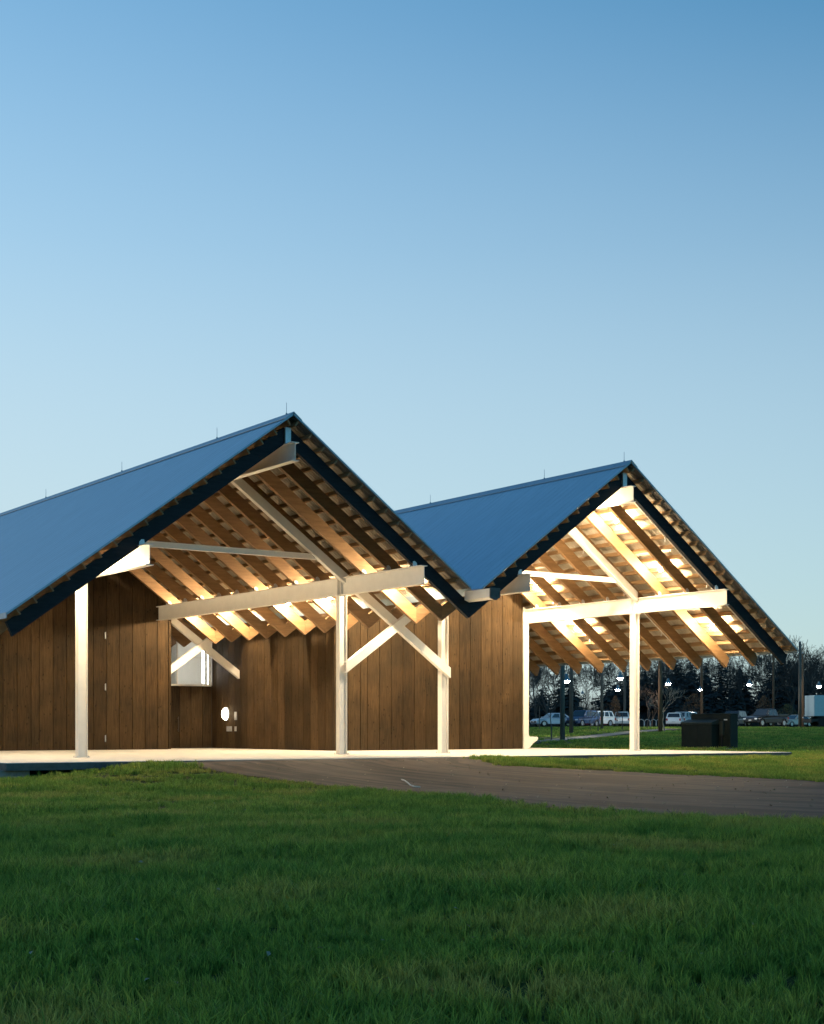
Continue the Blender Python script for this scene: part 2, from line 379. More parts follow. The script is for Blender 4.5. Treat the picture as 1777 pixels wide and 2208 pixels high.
for x, y1 in beams:
    bo = ibeam(x, YN, y1, ZB, HB)
    k = 0
    while RY0+k*RSP < y1-.2:                         # a pair of angle plates under every rafter
        yk = RY0+k*RSP
        for yy in (yk-.012, yk+.15):
            mb = MB(); s = -1 if x in (-A_, W-A_) else 1
            zt = ZB+HB
            mb.prism([(x-.10, zt), (x+.10, zt), (x+.06, zt+.16-s*.03), (x-.02, zt+.19), (x-.09, zt+.14+s*.03)], yy-.006 , yy+.006)
            mb.box((x-.05, yy-.03 if yy < yk else yy+.006, zt+.001), (x+.05, yy-.006 if yy < yk else yy+.03, zt+.02))
            mb.build('angle_plate', M['galv'], bo)
        k += 1
for x0, y1 in ((0, YF_A+.1), (W, YF_B+.1)):
    rb = ibeam(x0, YN, y1, 9.34, .60, name='ridge_beam')
    mb = MB(); mb.box((x0-.1, .33, 9.945), (x0+.1, .40, 10.47)); mb.build('hanger_plate', M['galv'], rb)

# posts (H-sections) and scissor struts in the frame planes
def hpost(x, y, z1, dX=.32, wY=.245):
    mb = MB(); a, c = dX/2, wY/2; t = .02
    mb.prism([(x-a, y-c), (x-a+t, y-c), (x-a+t, y-.008), (x+a-t, y-.008), (x+a-t, y-c), (x+a, y-c), (x+a, y+c), (x+a-t, y+c), (x+a-t, y+.008), (x-a+t, y+.008), (x-a+t, y+c), (x-a, y+c)], .021, z1, 'z')
    o = mb.build('post', M['steel'], BLD)
    m2 = MB(); m2.box((x-a-.05, y-c-.05, .001), (x+a+.05, y+c+.05, .02)); m2.build('base_plate', M['steel'], o)
    return o
for x in (-A_, A_, W-A_, W+A_):
    po = hpost(x, YP[0], ZB-.026)
    mb = MB(); mb.box((x-.2, YP[0]-.16, ZB-.025), (x+.2, YP[0]+.16, ZB-.002)); mb.build('cap_plate', M['steel'], po)
    mb = MB(); [mb.lathe([(.022,0),(.022,.03)], (x+a*.19, YP[0]+b*.15, .021), 6) for a in (-1, 1) for b in (-1, 1)]; mb.build('anchor_bolts', M['galv'], po)
hpost(A_+.02, YP[1]+.2, ZB-.001)
ZC = lambda d: 9.86-.705*d
def strut(x0, sg, d0, d1, y, hh=.155, wd=.2, name='steel_strut'):
    """a channel in the frame plane, parallel to the roof pitch, from offset d0 to d1 off the ridge"""
    u = Vector((sg, -.705)).normalized(); nn = Vector((-u.y, u.x)) if sg > 0 else Vector((u.y, -u.x))
    pa = Vector((x0+sg*d0, ZC(d0))); pb = Vector((x0+sg*d1, ZC(d1)))
    mb = MB(); hv = hh/abs(u.x)                        # plumb-cut ends
    mb.prism([(pa.x, pa.y-hv), (pb.x, pb.y-hv), (pb.x, pb.y+hv), (pa.x, pa.y+hv)], y-wd/2, y-wd/2+.022)
    for s in (-1, 1):
        e = .02/abs(u.x)
        o_ = s*hv; i_ = s*(hv-e)
        mb.prism([(pa.x, pa.y+min(o_, i_)), (pb.x, pb.y+min(o_, i_)), (pb.x, pb.y+max(o_, i_)), (pa.x, pa.y+max(o_, i_))], y-wd/2+.022, y+wd/2)
    return mb.build(name, M['steel'], BLD)
for j, y in enumerate(YP):
    # each inner strut runs past the valley and lands on the neighbour's post
    strut(0, 1, .35, W-A_+.14, y-.20 if j == 0 else y-.02)
    strut(W, -1, .35, W-A_+.03, y-.28 if j == 0 else y-.1)
    if j == 0:
        strut(0, -1, .35, A_+.1, y-.2); strut(W, 1, .35, A_-.1, y-.2)
        for x0 in (0, W):                              # level tie
            mb = MB(); mb.box((x0-A_+.3, y-.17, 6.96), (x0+4.25, y-.03, 7.15)); mb.box((x0-A_+.3, y-.23, 7.13), (x0+4.1, y-.171, 7.15))
            mb.build('tie_bar', M['steel'], BLD)

# sprinkler pipes clipped below the deck, with heads
for x0, rows, dm in ((0, (1.15, 5.9, 10.5, 15.2), 6.6), (W, (1.15, 5.9, 10.5), 8.6)):
    for y in rows:
        z = lambda d: ZR-SL*d-.36
        mb = MB(); mb.tube([(x0+.25, y, z(.25)), (x0+dm, y, z(dm))], .022, 6); p = mb.build('sprinkler_pipe', M['steel'], BLD)
        for d in (.6, 2.9, 5.2, 7.4):
            if d < dm:
                mb = MB(); mb.tube([(x0+d, y, z(d)), (x0+d-.02, y, z(d)-.16)], .014, 5); mb.lathe([(.012,0),(.035,.012),(.03,.03)], (x0+d-.02, y, z(d)-.19), 6)
                mb.build('sprinkler_head', M['galv'], p)

# ------------------------------------------------------------------ timber walls, plank by plank
WALLS = []
def plank_wall(axis, c, a, b, z_top, name, zlo=lambda t: 0.0, skip=None, seed=1, face=-1):
    """planks along X (axis x, plane y=c) or along Y (plane x=c); each plank its own board"""
    r = random.Random(seed); t = a; k = 0
    back = MB()
    if axis == 'x': back.prism([(a, .0), (b, .0), (b, z_top(b)-.1)] + ([(W, z_top(W)-.1)] if a < W < b else []) + ([(0, z_top(0)-.1)] if a < 0 < b else []) + [(a, z_top(a)-.1)], c+.05, c+.12)
    else: back.prism([(a, 0), (b, 0), (b, z_top(b)-.1), (a, z_top(a)-.1)], c+.05, c+.12, 'x')
    if skip is None: wall = back.build(name, M['dark'], BLD)
    else: wall = empty(name); wall.parent = BLD
    while t < b-.02:
        wd = r.choice((.61,.61,.61,.61,.61,.61,.61,.36)); e = min(b, t+wd)
        if b-e < .12: e = b
        g = .012; dp = r.uniform(.045, .052)
        t0, t1 = t+g, e-g
        segs = [(0.012+zlo(t), None)]
        if skip and t1 > skip[0]+.01 and t0 < skip[1]-.01: segs = [(0.012, skip[2])] + ([(skip[3], None)] if skip[3] else [])
        for z0, z1 in segs:
            ztop0 = z_top(t0) if z1 is None else z1; ztop1 = z_top(t1) if z1 is None else z1
            mb = MB()
            poly = [(t0, z0), (t1, z0), (t1, ztop1), (t0, ztop0)]
            if z1 is None and axis == 'x':
                for pk in (0, W):
                    if t0 < pk < t1: poly = [(t0, z0), (t1, z0), (t1, ztop1), (pk, z_top(pk)), (t0, ztop0)]
            mb.prism(poly, c+.05-dp, c+.049, 'y' if axis == 'x' else 'x')
            mb.build('plank', M['plank'], wall)
        t = e; k += 1
    return wall
ztopw = lambda x: roofz(x)-.27
wA = plank_wall('x', YF_A, -5.2, 5.44, ztopw, 'timber_end_wall', seed=2)
# edge board and end of that wall
mb = MB(); mb.box((5.445, YF_A-.03, .012), (5.56, YWIN, roofz(5.56)-.86)); mb.build('corner_board', M['plank'], wA)
for z in (.5, 2.75, 5.0):
    mb = MB(); mb.box((2.40, YF_A-.02, z-.14), (2.44, YF_A+.0, z+.14)); mb.tube([(2.42, YF_A-.045, z-.15), (2.42, YF_A-.045, z+.15)], .014, 6)
    mb.build('door_hinge', M['galv'], wA)
wB = plank_wall('x', YF_B, XRET, W+A_-.15, ztopw, 'timber_gable_wall', seed=11)
wR = plank_wall('y', XRET-.0, YF_B+.06, YWIN, lambda y: roofz(XRET)-.86+.55, 'timber_side_wall', seed=5)
# window wall
WX0, WX1, WZ0, WZ1 = 6.3, 8.98, 3.0, 5.6
wW = plank_wall('x', YWIN, 5.57, XRET-.02, lambda x: min(roofz(x)-.3, 7), 'timber_window_wall', skip=(WX0-.02, WX1+.02, WZ0, WZ1), seed=8)
mb = MB(); mb.box((5.4, YWIN+.05, 0), (9.3, YWIN+.1, WZ0)); mb.build('backing', M['dark'], wW)
win = empty('window'); win.parent = wW
for nme, a, b in (('sill', (WX0-.04, YWIN-.10, WZ0-.05), (WX1+.06, YWIN+.2, WZ0+.03)), ('jamb', (WX1-.03, YWIN-.03, WZ0+.03), (WX1+.05, YWIN+.15, WZ1)), ('jamb', (WX0-.05, YWIN-.03, WZ0+.03), (WX0+.03, YWIN+.15, WZ1)),
                  ('mullion', (7.28, YWIN, WZ0+.03), (7.33, YWIN+.08, WZ1)), ('transom', (7.331, YWIN+.005, 4.28), (WX1-.031, YWIN+.07, 4.32)), ('head', (WX0-.05, YWIN-.03, WZ1), (WX1+.05, YWIN+.15, WZ1+.08))):
    mb = MB(); mb.box(a, b); mb.build(nme, M['steel'], wW if False else win)
for xa, xb in ((WX0+.03, 7.28), (7.33, WX1-.03)):
    mb = MB(); mb.box((xa, YWIN+.03, WZ0+.03), (xb, YWIN+.038, WZ1)); mb.build('pane', M['glass'], win)
# the lit room behind it
mb = MB(); mb.box((5.7, 26.5, 0), (11.0, 26.6, 7)); mb.box((10.9, YWIN+.2, 0), (11.0, 26.5, 7)); mb.box((5.7, YWIN+.2, 0), (5.8, 26.5, 7)); mb.box((5.7, YWIN+.2, 6.2), (11, 26.6, 6.3)); mb.box((5.7, YWIN+.2, 2.4), (11, 26.6, 2.5)); mb.box((8.05, 24.9, 2.5), (8.12, 26.5, 6.2))
mb.build('gallery_room', M['room'], BLD)
o = MB(); o.tube([(8.80, YWIN+.28, WZ0+.1), (8.80, YWIN+.28, 4.66)], .055, 8); t = o.build('light_tube', M['tube'], None)
tag(t, 'bright upright fluorescent tube just inside the high window', 'lamp')
# door pull below the window, fixtures on the side wall
mb = MB(); mb.box((7.30, YWIN-.10, .78), (7.34, YWIN-.07, 1.5)); mb.box((7.29, YWIN-.08, .85), (7.35, YWIN+.01, .9)); mb.box((7.29, YWIN-.08, 1.38), (7.35, YWIN+.01, 1.43)); mb.build('door_pull', M['bronze'], wW)
for nme, yc, zc, hy, hz in (('card_reader', 20.78, 1.52, .10, .19), ('intercom_panel', 21.42, .92, .24, .12), ('switch_plate', 20.80, .92, .08, .11)):
    mb = MB(); mb.box((XRET-.035, yc-hy, zc-hz), (XRET+.001, yc+hy, zc+hz)); mb.box((XRET-.045, yc-hy+.03, zc-hz+.03), (XRET-.036, yc+hy-.03, zc+hz-.03)); mb.build(nme, M['galv'], wR)
# pale concrete long wall with its bench, on the right of the second gable
X2 = W+A_-.13
mb = MB(); mb.prism([(X2, 0.001), (X2+.28, .001), (X2+.55, .26), (X2+.80, .40), (X2+.84, .46), (X2+.83, .53), (X2+.77, .555), (X2+.36, .565), (X2+.29, .62), (X2+.28, .75), (X2+.28, roofz(X2+.28)-.85), (X2, roofz(X2)-.85)], YF_B-.06, 75)
mb.build('concrete_bench_wall', M['concw'], BLD)
mb = MB(); mb.box((-5.5, YF_A+.02, .001), (-5.22, 75, roofz(-5.5)-.85)); mb.build('concrete_side_wall', M['concw'], BLD)

# ------------------------------------------------------------------ lamps under the roof
def lamp(x, y, z, label, bm='bulb'):
    e = empty('eave_lamp', (x, y, z)); tag(e, label, 'lamp', 'bare lamps under the porch roofs')
    mb = MB(); mb.lathe([(.02,-.09),(.05,-.06),(.068,-.02),(.068,.02),(.05,.06),(.02,.085)], (0,0,0), 6); mb.build('bulb', M[bm], e, smooth=True)
    mb = MB(); mb.lathe([(.045,.088),(.05,.10),(.04,.15),(.015,.17),(.012,.34)], (0,0,0), 10); mb.build('lamp_holder', M['galv'], e)
    return e
ords = ['nearest the camera end', 'second from the camera end', 'third from the camera end', 'fourth from the camera end', 'farthest from the camera']
for i, y in enumerate((2.45, 7.6, 10.7, 14.95, 18.0)):
    lamp(6.05, y, 5.92, 'lit lamp below the long white beam of the left gable, '+ords[i], 'bulb2')
BL = [(1.60, 2.55, 'top right of the right gable, just under its ridge'), (4.02, 2.55, 'middle lamp of the front row under the right gable'), (6.98, 2.55, 'lowest lamp of the front row, under the right beam end')]
for d, y, s in BL: lamp(W+d, y, ZR-SL*d-.62, 'lit lamp '+s, 'bulb3')
BL = [(1.6, 10.45, 'deep under the right gable ridge, hidden by its front rafter'), (4.10, 10.45, 'beside the stub beam at the back of the right gable'), (6.55, 10.5, 'below the right gable beam near the concrete wall')]
for d, y, s in BL: lamp(W+d, y, ZR-SL*d-.62, 'lit lamp '+s, 'bulb3')
for d, y, s in ((1.33, 2.25, 'front lamp near the ridge'), (3.79, 2.3, 'front lamp lower down'), (3.75, 10.0, 'back lamp lower down'), (1.33, 10.1, 'back lamp added near the ridge')):  # unseen lamps mirroring the right pitch; the last added to brighten the timber wall
    lamp(W-d, y, ZR-SL*d-.80, 'hidden lit lamp above the valley side of the right gable, '+s)
for y, q in ((2.45, 'nearest the gable end'), (7.6, 'added in the middle'), (13.5, 'added nearest the timber wall')): lamp(-6.05, y, 5.58, 'hidden lit lamp under the left eave of the left gable, '+q, 'bulb2')  # unseen lamps; the two farther back added to brighten the long beam
# round wall light by the door
sc = empty('wall_light', (XRET-.001, 21.65, 1.62)); tag(sc, 'round glowing bulkhead light on the dark timber side wall', 'lamp')
mb = MB(); vs = []; fs = []; n = 18; rings = [(.30, 0), (.30, -.06), (.27, -.12)]
def disc(rings, n=18):
    vs = []; fs = []
    for r_, x in rings:
        for k in range(n): a = 2*math.pi*k/n; vs.append((x, .62*r_*1.35*math.cos(a), r_*math.sin(a)))
    for i in range(len(rings)-1):
        for k in range(n): fs.append((i*n+k, i*n+(k+1) % n, (i+1)*n+(k+1) % n, (i+1)*n+k))
    fs += [tuple(range(n))[::-1], tuple(range((len(rings)-1)*n, len(rings)*n))]; return vs, fs
mb.add(*disc([(.33, 0), (.33, -.05), (.30, -.07)])); mb.build('housing', M['galv'], sc)
mb = MB(); mb.add(*disc([(.29, -.07), (.28, -.14), (.22, -.20), (.10, -.225)])); mb.build('lens', M['sconce'], sc, smooth=True)

# white scrap of rope on the drive
pts = [ray_ground(*q) for q in ((866,1684),(872,1686),(879,1691),(885,1696.5),(893,1699.5),(906,1700.5))]
mb = MB(); mb.tube([(p.x, p.y, zg(p.x, p.y)+.04) for p in pts], .017, 6); o = mb.build('rope_scrap', mat('white_rope', (.75,.73,.68), .9), smooth=True)
tag(o, 'short curved scrap of white rope lying on the drive', 'rope')

# ------------------------------------------------------------------ transformer cabinets behind the slab
M['cab'] = mat('dark_green_cabinet', (.008,.013,.010), .6, 0, (.013,.019,.015), (1,1,1), 3, spec=.25)
M['cabtop'] = mat('cabinet_top', (.035,.042,.034), .6, 0, spec=.25)
cb = at(1566, 73.5); zc = zg(cb.x, cb.y); cab = empty('transformer_cabinet', (cb.x, cb.y, zc-.05)); tag(cab, 'dark green pair of electrical transformer cabinets on the lawn behind the slab', 'cabinet')
def part(par, nme, a, b, m, bv=.015): mb = MB(); mb.box(a, b); return mb.build(nme, m, par, bevel=bv)
part(cab, 'plinth', (-.15,-.1,-.1), (2.0,3.0,.1), M['conc'])
part(cab, 'tall_cabinet', (.30,0,.1), (.85,2.7,1.80), M['cab'])
part(cab, 'tall_lid', (.27,-.03,1.802), (.88,2.73,1.85), M['cabtop'])
lowc = part(cab, 'low_cabinet', (-.25,.75,.1), (.297,2.85,1.30), M['cab'])
mb = MB(); mb.prism([(-.27,1.302),(.296,1.302),(.296,1.56),(-.27,1.40)], .72, 2.88); mb.build('low_lid', M['cabtop'], cab, bevel=.01)
part(cab, 'conduit_box', (.17,.38,.75), (.297,.62,1.45), M['cabtop']); part(cab, 'conduit', (.2,.47,.1), (.26,.53,.749), M['black'])
part(cab, 'warning_label', (.285,.2,1.50), (.299,.42,1.56), M['steel'], 0)
mb = MB(); mb.box((-.262,1.78,.12), (-.251,1.80,1.28)); mb.build('door_seam', M['black'], lowc)
# ------------------------------------------------------------------ car park and footpath
LOT = 158
M['lot'] = mat('parking_tarmac', (.05,.05,.05), .9, 0, (.08,.08,.08), (1,1,1), .6, 5)
M['path'] = mat('footpath_gravel', (.13,.11,.085), .9, 0, (.18,.155,.12), (1,1,1), 1.5, 6)
def strip(name, pts, wd, m, dz=.03):
    mb = MB(); vs = []; P = [Vector((p.x, p.y)) for p in pts]
    for i, p in enumerate(P):
        d = (P[min(i+1, len(P)-1)]-P[max(i-1, 0)]).normalized(); q = Vector((-d.y, d.x))*wd/2
        for s in (-1, 0, 1): r = p+q*s; vs.append((r.x, r.y, zg(r.x, r.y)+dz))
    mb.add(vs, [(i*3+k, i*3+k+1, i*3+k+4, i*3+k+3) for i in range(len(P)-1) for k in range(2)])
    o = mb.build(name, m); tag(o, kind='structure'); return o
PATHPTS = resample([ray_ground(*q, d0=60) for q in ((1120,1603),(1180,1598),(1245,1592),(1310,1585),(1370,1578.5),(1420,1573.8),(1450,1572.2))], 40)
strip('footpath', PATHPTS, 1.7, M['path'])
mb = MB(); a = at(900, LOT-3); bq = at(2300, LOT-3); c_ = at(2300, LOT+28); d_ = at(900, LOT+28); z = 1.13
mb.add([(p.x, p.y, z) for p in (a, bq, c_, d_)], [(0,1,2,3)]); o = mb.build('parking_lot', M['lot']); tag(o, kind='structure')

# ------------------------------------------------------------------ vehicles
M['tyre'] = mat('tyre', (.02,.02,.02), .9); M['rim'] = mat('rim', (.45,.45,.47), .35, .8)
M['cglass'] = mat('car_glass', (.03,.035,.04), .08, 0, spec=.8)
M['hl'] = mat('headlamp', (.7,.72,.75), .15, .2); M['tl'] = mat('tail_lamp', (.35,.02,.02), .25)
M['plate'] = mat('number_plate', (.6,.6,.58), .5)
def paint(nme, c): return mat('paint_'+nme, c, .28, .15, tuple(x*1.1 for x in c), (1,1,1), 8, 2)
PA = {k: paint(k, c) for k, c in dict(silver=(.38,.44,.50), navy=(.03,.06,.13), white=(.72,.72,.70), red=(.35,.03,.03), grey=(.42,.43,.44), char=(.035,.038,.045), black=(.02,.02,.024), blue=(.33,.45,.52), tan=(.45,.40,.34)).items()}
def car(px, D, heading, kind, col, label, cat='car'):
    """heading: angle of the nose measured from the view's right, towards the camera"""
    p = at(px, D); r, f = rgt(), fwd(); h = math.radians(heading)
    d = r*math.cos(h)-f*math.sin(h); e = empty({'sedan':'parked_car','suv':'parked_car','hatch':'parked_car','pickup':'pickup_truck'}[kind], (p.x, p.y, 1.135), math.atan2(d.y, d.x)); tag(e, label, cat)
    L, wd, hr, hb, gc = dict(sedan=(4.6,.88,1.45,.92,.26), suv=(4.7,.93,1.74,1.08,.32), hatch=(4.4,.89,1.55,.98,.28), pickup=(5.5,.98,1.88,1.15,.40))[kind]
    nose, tail = L/2, -L/2
    # cabin stations: windscreen base, roof front, roof rear, rear glass base
    ws, rf_, rr, rg = dict(sedan=(.95,.25,-1.05,-1.75), suv=(1.05,.40,-1.95,-2.22), hatch=(1.0,.3,-1.55,-2.05), pickup=(1.15,.55,-.65,-.95))[kind]
    m = PA[col]
    hood = hb-.06; deck = hb if kind in ('suv','hatch') else hb-.02
    prof = [(tail+.02, gc+.08), (tail, hb*.62), (tail+.06, deck-.03), (rg, deck), (ws, hb-.01), (nose-.35, hood-.05), (nose-.05, hood-.22), (nose, gc+.18), (nose-.10, gc)]
    wh = wd-.02
    # wheel arches cut into the sill line
    wr = .33 if kind in ('sedan','hatch') else .38; wx = (nose-.85, tail+.9)
    sill = []
    for cx in wx:
        sill += [(cx+wr+.08, gc)]+[(cx+(wr+.08)*math.cos(a), max(gc, .0)+(wr*1.15)*math.sin(a)) for a in np.linspace(.35, math.pi-.35, 5)]+[(cx-wr-.08, gc)]
    poly = prof+sill+[(tail+.1, gc)]
    mb = MB(); n = len(poly); vs = []
    for s, k in ((-1, wd), (1, wd)):
        for x, z in poly: vs.append((x, s*(k-.05 if z > hb*.8 else k)-s*(.10 if abs(x) > L/2-.12 else 0), z))
    mb.add(vs, [tuple(range(n)), tuple(range(n, 2*n))[::-1]]+[(i, (i+1) % n, n+(i+1) % n, n+i) for i in range(n)])
    body = mb.build('body', m, e, bevel=.035)
    # cabin with pillars: a tapered frustum; glass set proud by 4 mm
    mb = MB(); b0, t0 = wd-.06, wd-.20
    cab = [(ws, b0, hb-.01), (rf_, t0, hr-.03), (rr, t0, hr-.04), (rg, b0, deck-.01)]
    vs = [(x, -y, z) for x, y, z in cab]+[(x, y, z) for x, y, z in cab]
    mb.add(vs, [(0,1,2,3), (7,6,5,4), (0,4,5,1), (1,5,6,2), (2,6,7,3)]); mb.build('cabin', m, e, bevel=.03)
    mb = MB(); mb.box((rr+.05, -t0+.08, hr-.045), (rf_-.05, t0-.08, hr)); mb.build('roof_panel', m, e, bevel=.02)
    def quad(nme, pts, mt):
        mb = MB(); P = [Vector(q) for q in pts]; nn = (P[1]-P[0]).cross(P[2]-P[0]).normalized()*.006
        mb.add([q-nn for q in P]+[q+nn*1.6 for q in P], [(0,1,2,3), (7,6,5,4), (0,4,5,1), (1,5,6,2), (2,6,7,3), (3,7,4,0)]); return mb.build(nme, mt, e)
    L3 = lambda a, b, t: tuple(a[i]+(b[i]-a[i])*t for i in range(3))
    def face(a, b, c, d, u0, u1, v0, v1):   # a-b bottom, d-c top
        bt = lambda u, v: L3(L3(a, b, u), L3(d, c, u), v)
        return [bt(u0, v0), bt(u1, v0), bt(u1, v1), bt(u0, v1)]
    quad('windscreen', face((ws,-b0,hb), (ws,b0,hb), (rf_,t0,hr-.03), (rf_,-t0,hr-.03), .06, .94, .06, .92), M['cglass'])
    quad('rear_window', face((rg,b0,deck), (rg,-b0,deck), (rr,-t0,hr-.04), (rr,t0,hr-.04), .08, .92, .12, .9), M['cglass'])
    for s in (-1, 1):
        A, B, Cc, Dd = (ws, s*b0, hb), (rg, s*b0, deck), (rr, s*t0, hr-.04), (rf_, s*t0, hr-.03)
        for u0, u1 in ((.12,.46), (.50,.72), (.76,.93)) if kind in ('suv','hatch') else (((.14,.50), (.55,.88)) if kind == 'sedan' else ((.14,.52), (.57,.9))):
            quad('side_window', face(A, B, Cc, Dd, u0, u1, .08, .86), M['cglass'])
        mb = MB(); mb.box((ws-.22, min(s*wd, s*(wd+.16)), hb+.0), (ws-.10, max(s*wd, s*(wd+.16)), hb+.14)); mb.build('mirror', m, e, bevel=.02)
        mb = MB(); mb.box((nose-.16, min(s*(wd-.42), s*(wd-.10)), hood-.36), (nose-.012, max(s*(wd-.42), s*(wd-.10)), hood-.22)); mb.build('headlight', M['hl'], e, bevel=.02)
        mb = MB(); mb.box((tail-.012, min(s*(wd-.26), s*(wd-.1)), hb*.66), (tail+.2, max(s*(wd-.26), s*(wd-.1)), hb*.66+.26)); mb.build('tail_light', M['tl'], e, bevel=.02)
        for cx in wx:
            mb = MB(); mb.lathe([(wr-.05,-.11),(wr,-.08),(wr,.08),(wr-.05,.11)], (0,0,0), 16); tme = mb.mesh('wheel', M['tyre'])
            t = put('wheel', tme, e, loc=(cx, s*(wd-.12), wr)); t.rotation_euler = (math.pi/2, 0, 0)
            mb = MB(); mb.lathe([(wr*.62,-.118),(wr*.62,.118)], (0,0,0), 12); rm = mb.build('rim', M['rim'], t)
    mb = MB(); mb.box((nose-.03, -.55, gc+.12), (nose+.012, .55, gc+.34)); mb.build('grille', M['black'], e)
    for xx in (nose+.014, tail-.02):
        mb = MB(); mb.box((xx-.012, -.17, gc+.2), (xx+.006, .17, gc+.31)); mb.build('number_plate', M['plate'], e)
    if kind == 'pickup':
        mb = MB()
        for s in (-1, 1): mb.box((tail+.02, min(s*(wd-.13), s*(wd-.06)), hb-.1), (rg-.02, max(s*(wd-.13), s*(wd-.06)), hb+.16))
        mb.box((tail+.02, -wd+.131, hb-.1), (tail+.08, wd-.131, hb+.16)); mb.build('truck_bed', m, e, bevel=.02)
    return e
car(1192, 157, 158, 'sedan', 'silver', 'silver-blue sedan at the far left of the parked cars, nose to the left')
car(1256, 158, 128, 'suv', 'navy', 'dark blue sport utility vehicle parked nose out right of the silver sedan')
car(1284, 163, 140, 'suv', 'white', 'white car parked close behind the dark blue vehicle')
car(1306, 172, 15, 'sedan', 'red', 'small red car seen between a white car and a white sport utility vehicle')
car(1341, 172, -82, 'suv', 'white', 'white sport utility vehicle seen from behind, left of the bicycle hoops')
car(1456, 165, -75, 'hatch', 'white', 'white hatchback seen from behind, left of the transformer cabinet')
car(1486, 172, -48, 'suv', 'grey', 'pale grey car half hidden by the transformer cabinet')
car(1582, 162, 120, 'suv', 'char', 'charcoal sport utility vehicle just right of the transformer cabinet')
car(1652, 155, 140, 'pickup', 'black', 'black pickup truck parked nose out with a pale bonnet', 'truck')
car(1716, 178, 150, 'sedan', 'tan', 'small tan car behind the tall pole near the box truck')
# box truck
p = at(1795, 150); e = empty('box_truck', (p.x, p.y, 1.135), -YAW+math.radians(8)); tag(e, 'pale blue box truck cut off by the right edge of the photo', 'truck')
part(e, 'cargo_box', (-2.45,-1.2,1.05), (3.4,1.2,3.15), PA['blue'], .03); part(e, 'box_frame', (-2.5,-1.22,.98), (3.45,1.22,1.045), M['black'])
part(e, 'chassis', (-2.7,-1.0,.5), (5.0,1.0,.78), M['black']); part(e, 'rear_bumper', (-2.75,-1.15,.38), (-2.55,1.15,.6), M['black']); part(e, 'cab', (3.5,-1.1,.78), (5.3,1.1,2.5), PA['white'], .1)
part(e, 'side_vent', (1.4,-1.215,2.4), (2.3,-1.201,2.6), M['black'], 0); part(e, 'fuel_box', (.2,-1.15,.4), (1.5,-.6,.977), M['black'])
for s in (-1, 1): part(e, 'tail_light', (-2.78,s*.9-.12,.85), (-2.72,s*.9+.12,.97), M['hl'])
for cx in (-1.5, 4.3):
    for s in (-1, 1):
        mb = MB(); mb.lathe([(.42,-.14),(.48,-.1),(.48,.1),(.42,.14)], n=16); t = mb.build('wheel', M['tyre'], e); t.location = (cx, s*.95, .48); t.rotation_euler = (math.pi/2,0,0)

# ------------------------------------------------------------------ timber light poles, span wires, pendant lamps
M['pole'] = mat('timber_pole', (.10,.058,.033), .85, 0, (.18,.11,.07), (5,5,.4), 2, 6, .3, .25, spec=.15)
M['poleg'] = mat('weathered_pole', (.10,.088,.075), .85, 0, (.17,.15,.13), (5,5,.4), 2, 6, .3, .2, spec=.15)
poles = {}
for nme, px, D, h, rr, m, lab in (('a',1213,94,9.5,.145,'poleg','grey timber pole nearest the concrete bench, leftmost of the light poles'), ('b',1232,116,9.5,.15,'poleg','grey timber pole just right of the nearest one'),
        ('c',1298,136,10,.12,'poleg','slim timber pole beside the parked white car'), ('d',1347,172,11,.13,'poleg','timber pole rising behind the rear-facing white sport utility vehicle'),
        ('e',1424,124,10,.17,'pole','thick red-brown timber pole beside the staked sapling'), ('f',1513,182,11.5,.17,'pole','timber pole behind the transformer cabinet'),
        ('g',1668,184,9.9,.15,'pole','timber pole rising behind the black pickup truck'), ('h',1725,150,8.8,.15,'poleg','tall pale timber pole at the roof corner, left of the box truck'), ('i',1731,158,8.0,.12,'pole','red-brown timber pole just behind the tall pale one')):
    p = at(px, D); z = zg(p.x, p.y); e = empty('light_pole', (p.x, p.y, z-.1)); tag(e, lab, 'pole', 'timber poles of the car park')
    mb = MB(); mb.tube([(0,0,0), (0,0,h*.5), (0,0,h)], [rr*1.12, rr, rr*.82], 10); mb.build('shaft', M[m], e, smooth=True)
    mb = MB(); mb.lathe([(rr*.9,0),(rr*.95,.03),(rr*.5,.08)], (0,0,h), 10); mb.build('pole_cap', M['galv'], e)
    mb = MB(); mb.tube([(rr*.95,0,h-.4), (rr*1.6,0,h-.36)], .02, 5); mb.build('wire_eye', M['galv'], e)
    poles[nme] = (p.x, p.y, z+h-.45)
M['shade'] = mat('enamel_shade', (.16,.22,.24), .4, .3); M['pbulb'] = mat('lit_pendant', (1,1,1), .4, emit=(1,.93,.80), estr=220)
lamps = [(1221,1468,103,'a','b','pendant lamp hanging between the two leftmost timber poles'), (1337.5,1462,124,'c','e','pendant lamp left of the white porch post, upper of two'), (1332,1487,158,'c','d','pendant lamp left of the white porch post, lower brighter one'),
         (1441,1474,140,'e','f','pendant lamp just right of the thick red-brown pole'), (1510,1487,176,'e','f','small round lamp beside the pole behind the transformer cabinet'), (1616,1476,150,'f','h','pendant lamp over the charcoal vehicle, below the roof corner'), (1766,1480,152,'h','h','pendant lamp farthest right, above the box truck'), (1256,1496,190,'b','d','small unlit-looking lamp between the second and third poles')]
